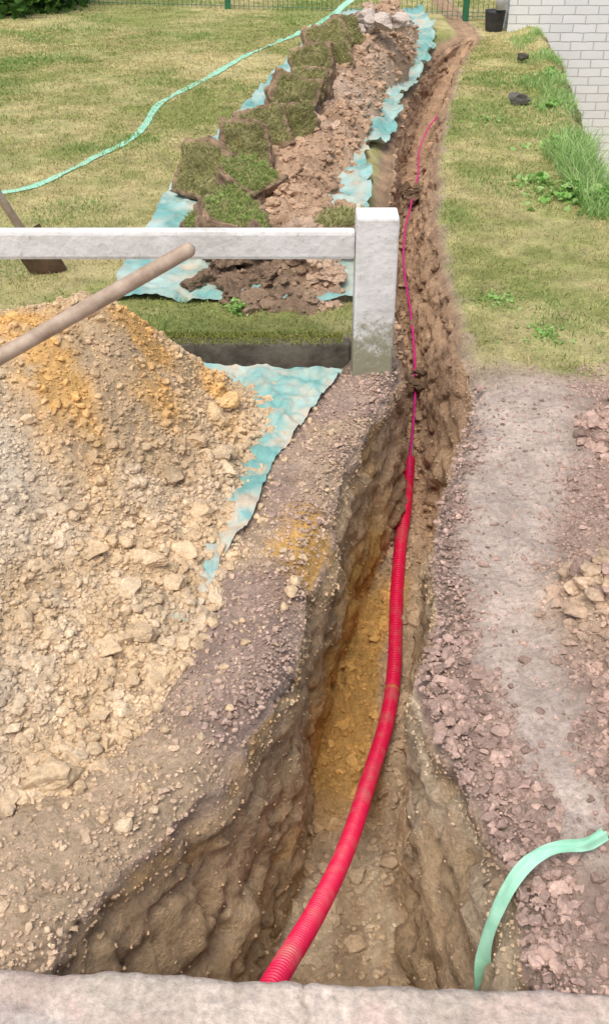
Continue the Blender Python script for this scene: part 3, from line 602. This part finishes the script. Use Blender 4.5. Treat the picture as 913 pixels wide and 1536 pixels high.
av=N.new('ShaderNodeVectorMath');Lk.new(cb.outputs[0],av.inputs[0]);Lk.new(sw_.outputs[0],av.inputs[1])
br=N.new('ShaderNodeTexBrick');Lk.new(av.outputs[0],br.inputs['Vector']);br.inputs['Scale'].default_value=1;br.inputs['Brick Width'].default_value=.24;br.inputs['Row Height'].default_value=.085;br.inputs['Mortar Size'].default_value=.006;br.inputs['Mortar Smooth'].default_value=.5
br.inputs['Color1'].default_value=(.93,.93,.94,1);br.inputs['Color2'].default_value=(.86,.87,.88,1);br.inputs['Mortar'].default_value=(.64,.64,.65,1)
n=N.new('ShaderNodeTexNoise');n.inputs['Scale'].default_value=8;n.inputs['Detail'].default_value=6;Lk.new(tc.outputs['Object'],n.inputs['Vector'])
mx=N.new('ShaderNodeMix');mx.data_type='RGBA';mx.blend_type='MULTIPLY';mx.inputs[0].default_value=.1;Lk.new(br.outputs['Color'],mx.inputs[6]);Lk.new(n.outputs['Fac'],mx.inputs[7]);Lk.new(mx.outputs[2],b.inputs['Base Color'])
bp=N.new('ShaderNodeBump');bp.inputs['Strength'].default_value=.8;bp.inputs['Distance'].default_value=.01;bp.invert=True;Lk.new(br.outputs['Fac'],bp.inputs['Height']);Lk.new(bp.outputs[0],b.inputs['Normal']);b.inputs['Roughness'].default_value=.7
b_=bmesh.new();box(b_,2.10,9,11.25,11.55,-2.2,3.0);fin(b_,"white_brick_wall",mw)
M_dark=noisy("dark_plastic",(.02,.02,.022),(.05,.05,.05),10,.5)
M_gp=noisy("grey_pvc",(.45,.45,.45),(.6,.6,.6),6,.5)
tube("plastic_bucket",[(1.97,11.3,-.02),(1.97,11.3005,.1),(1.97,11.301,.2),(1.97,11.3,.2005)],.02,lambda k,L:.085+.1*k,M_dark,24,None,True)
tube("downpipe",[(2.0,11.2,.22),(2.0,11.202,.6),(2.0,11.2,1.5),(2.0,11.2,2.9)],.1,.05,M_gp,20,None,True)
P=np.array([(1.60,7.9,.04),(1.68,7.93,.03),(1.62,6.35,.02),(1.7,6.1,.02),(1.95,9.6,.04)])
V,F,Cc=rocks(P,np.array([.075,.05,.05,.04,.06]),np.array([[.17,.16,.145]]*5),3,rough=.8);mk("bank_stones",V,F,Cc,M_rock,smooth=False)
n=16000;x=rng.uniform(-6.5,-2.4,n);y_=rng.uniform(11.5,13.2,n);z=rng.uniform(0.02,1.3,n);bul=.25*fbm(x*2,y_*2,z*2,3,231)
k=(x<-2.62+bul-(y_<12)*.25)&(y_>11.75-bul-(z<.5)*.1);x=x[k];y_=y_[k];z=z[k];m=len(x)
c=mix(np.tile(np.array([.04,.11,.02]),(m,1)),[.20,.38,.06],rng.uniform(size=m)**1.6)
V,F,Cc=leaves(np.stack([x,y_,z],-1),rng.uniform(.06,.12,m),c,.3);mk("hedge",V,F,Cc,M_leaf,False)
# ------------------------------------------------------------------ light, camera
w=bpy.data.worlds.new("World");scene.world=w;w.use_nodes=True;nt=w.node_tree
EL=66
sky=nt.nodes.new('ShaderNodeTexSky');sky.sky_type='NISHITA';sky.sun_disc=False;sky.sun_elevation=math.radians(EL);sky.sun_rotation=math.radians(205);sky.air_density=1.0;sky.dust_density=4.0;sky.ozone_density=.3
nt.links.new(sky.outputs[0],nt.nodes['Background'].inputs[0]);nt.nodes['Background'].inputs[1].default_value=.15
ld=bpy.data.lights.new("sun",'SUN');ld.energy=2.45;ld.angle=math.radians(42);ld.color=(1,.95,.88);lo=bpy.data.objects.new("sun",ld);scene.collection.objects.link(lo)
el=math.radians(EL);az=math.radians(205)
dv=Vector((math.sin(az)*math.cos(el),math.cos(az)*math.cos(el),math.sin(el)));lo.rotation_euler=dv.to_track_quat('Z','Y').to_euler()
cd=bpy.data.cameras.new("camera");co=bpy.data.objects.new("camera",cd);scene.collection.objects.link(co);scene.camera=co
co.location=(0,0,1.7);co.rotation_euler=(math.radians(90-34.6),0,0);cd.sensor_fit='VERTICAL';cd.sensor_height=24;cd.lens=1475/1536*24;cd.clip_end=400;cd.clip_start=.05
scene.view_settings.view_transform='Standard';scene.view_settings.look='None';scene.view_settings.exposure=0
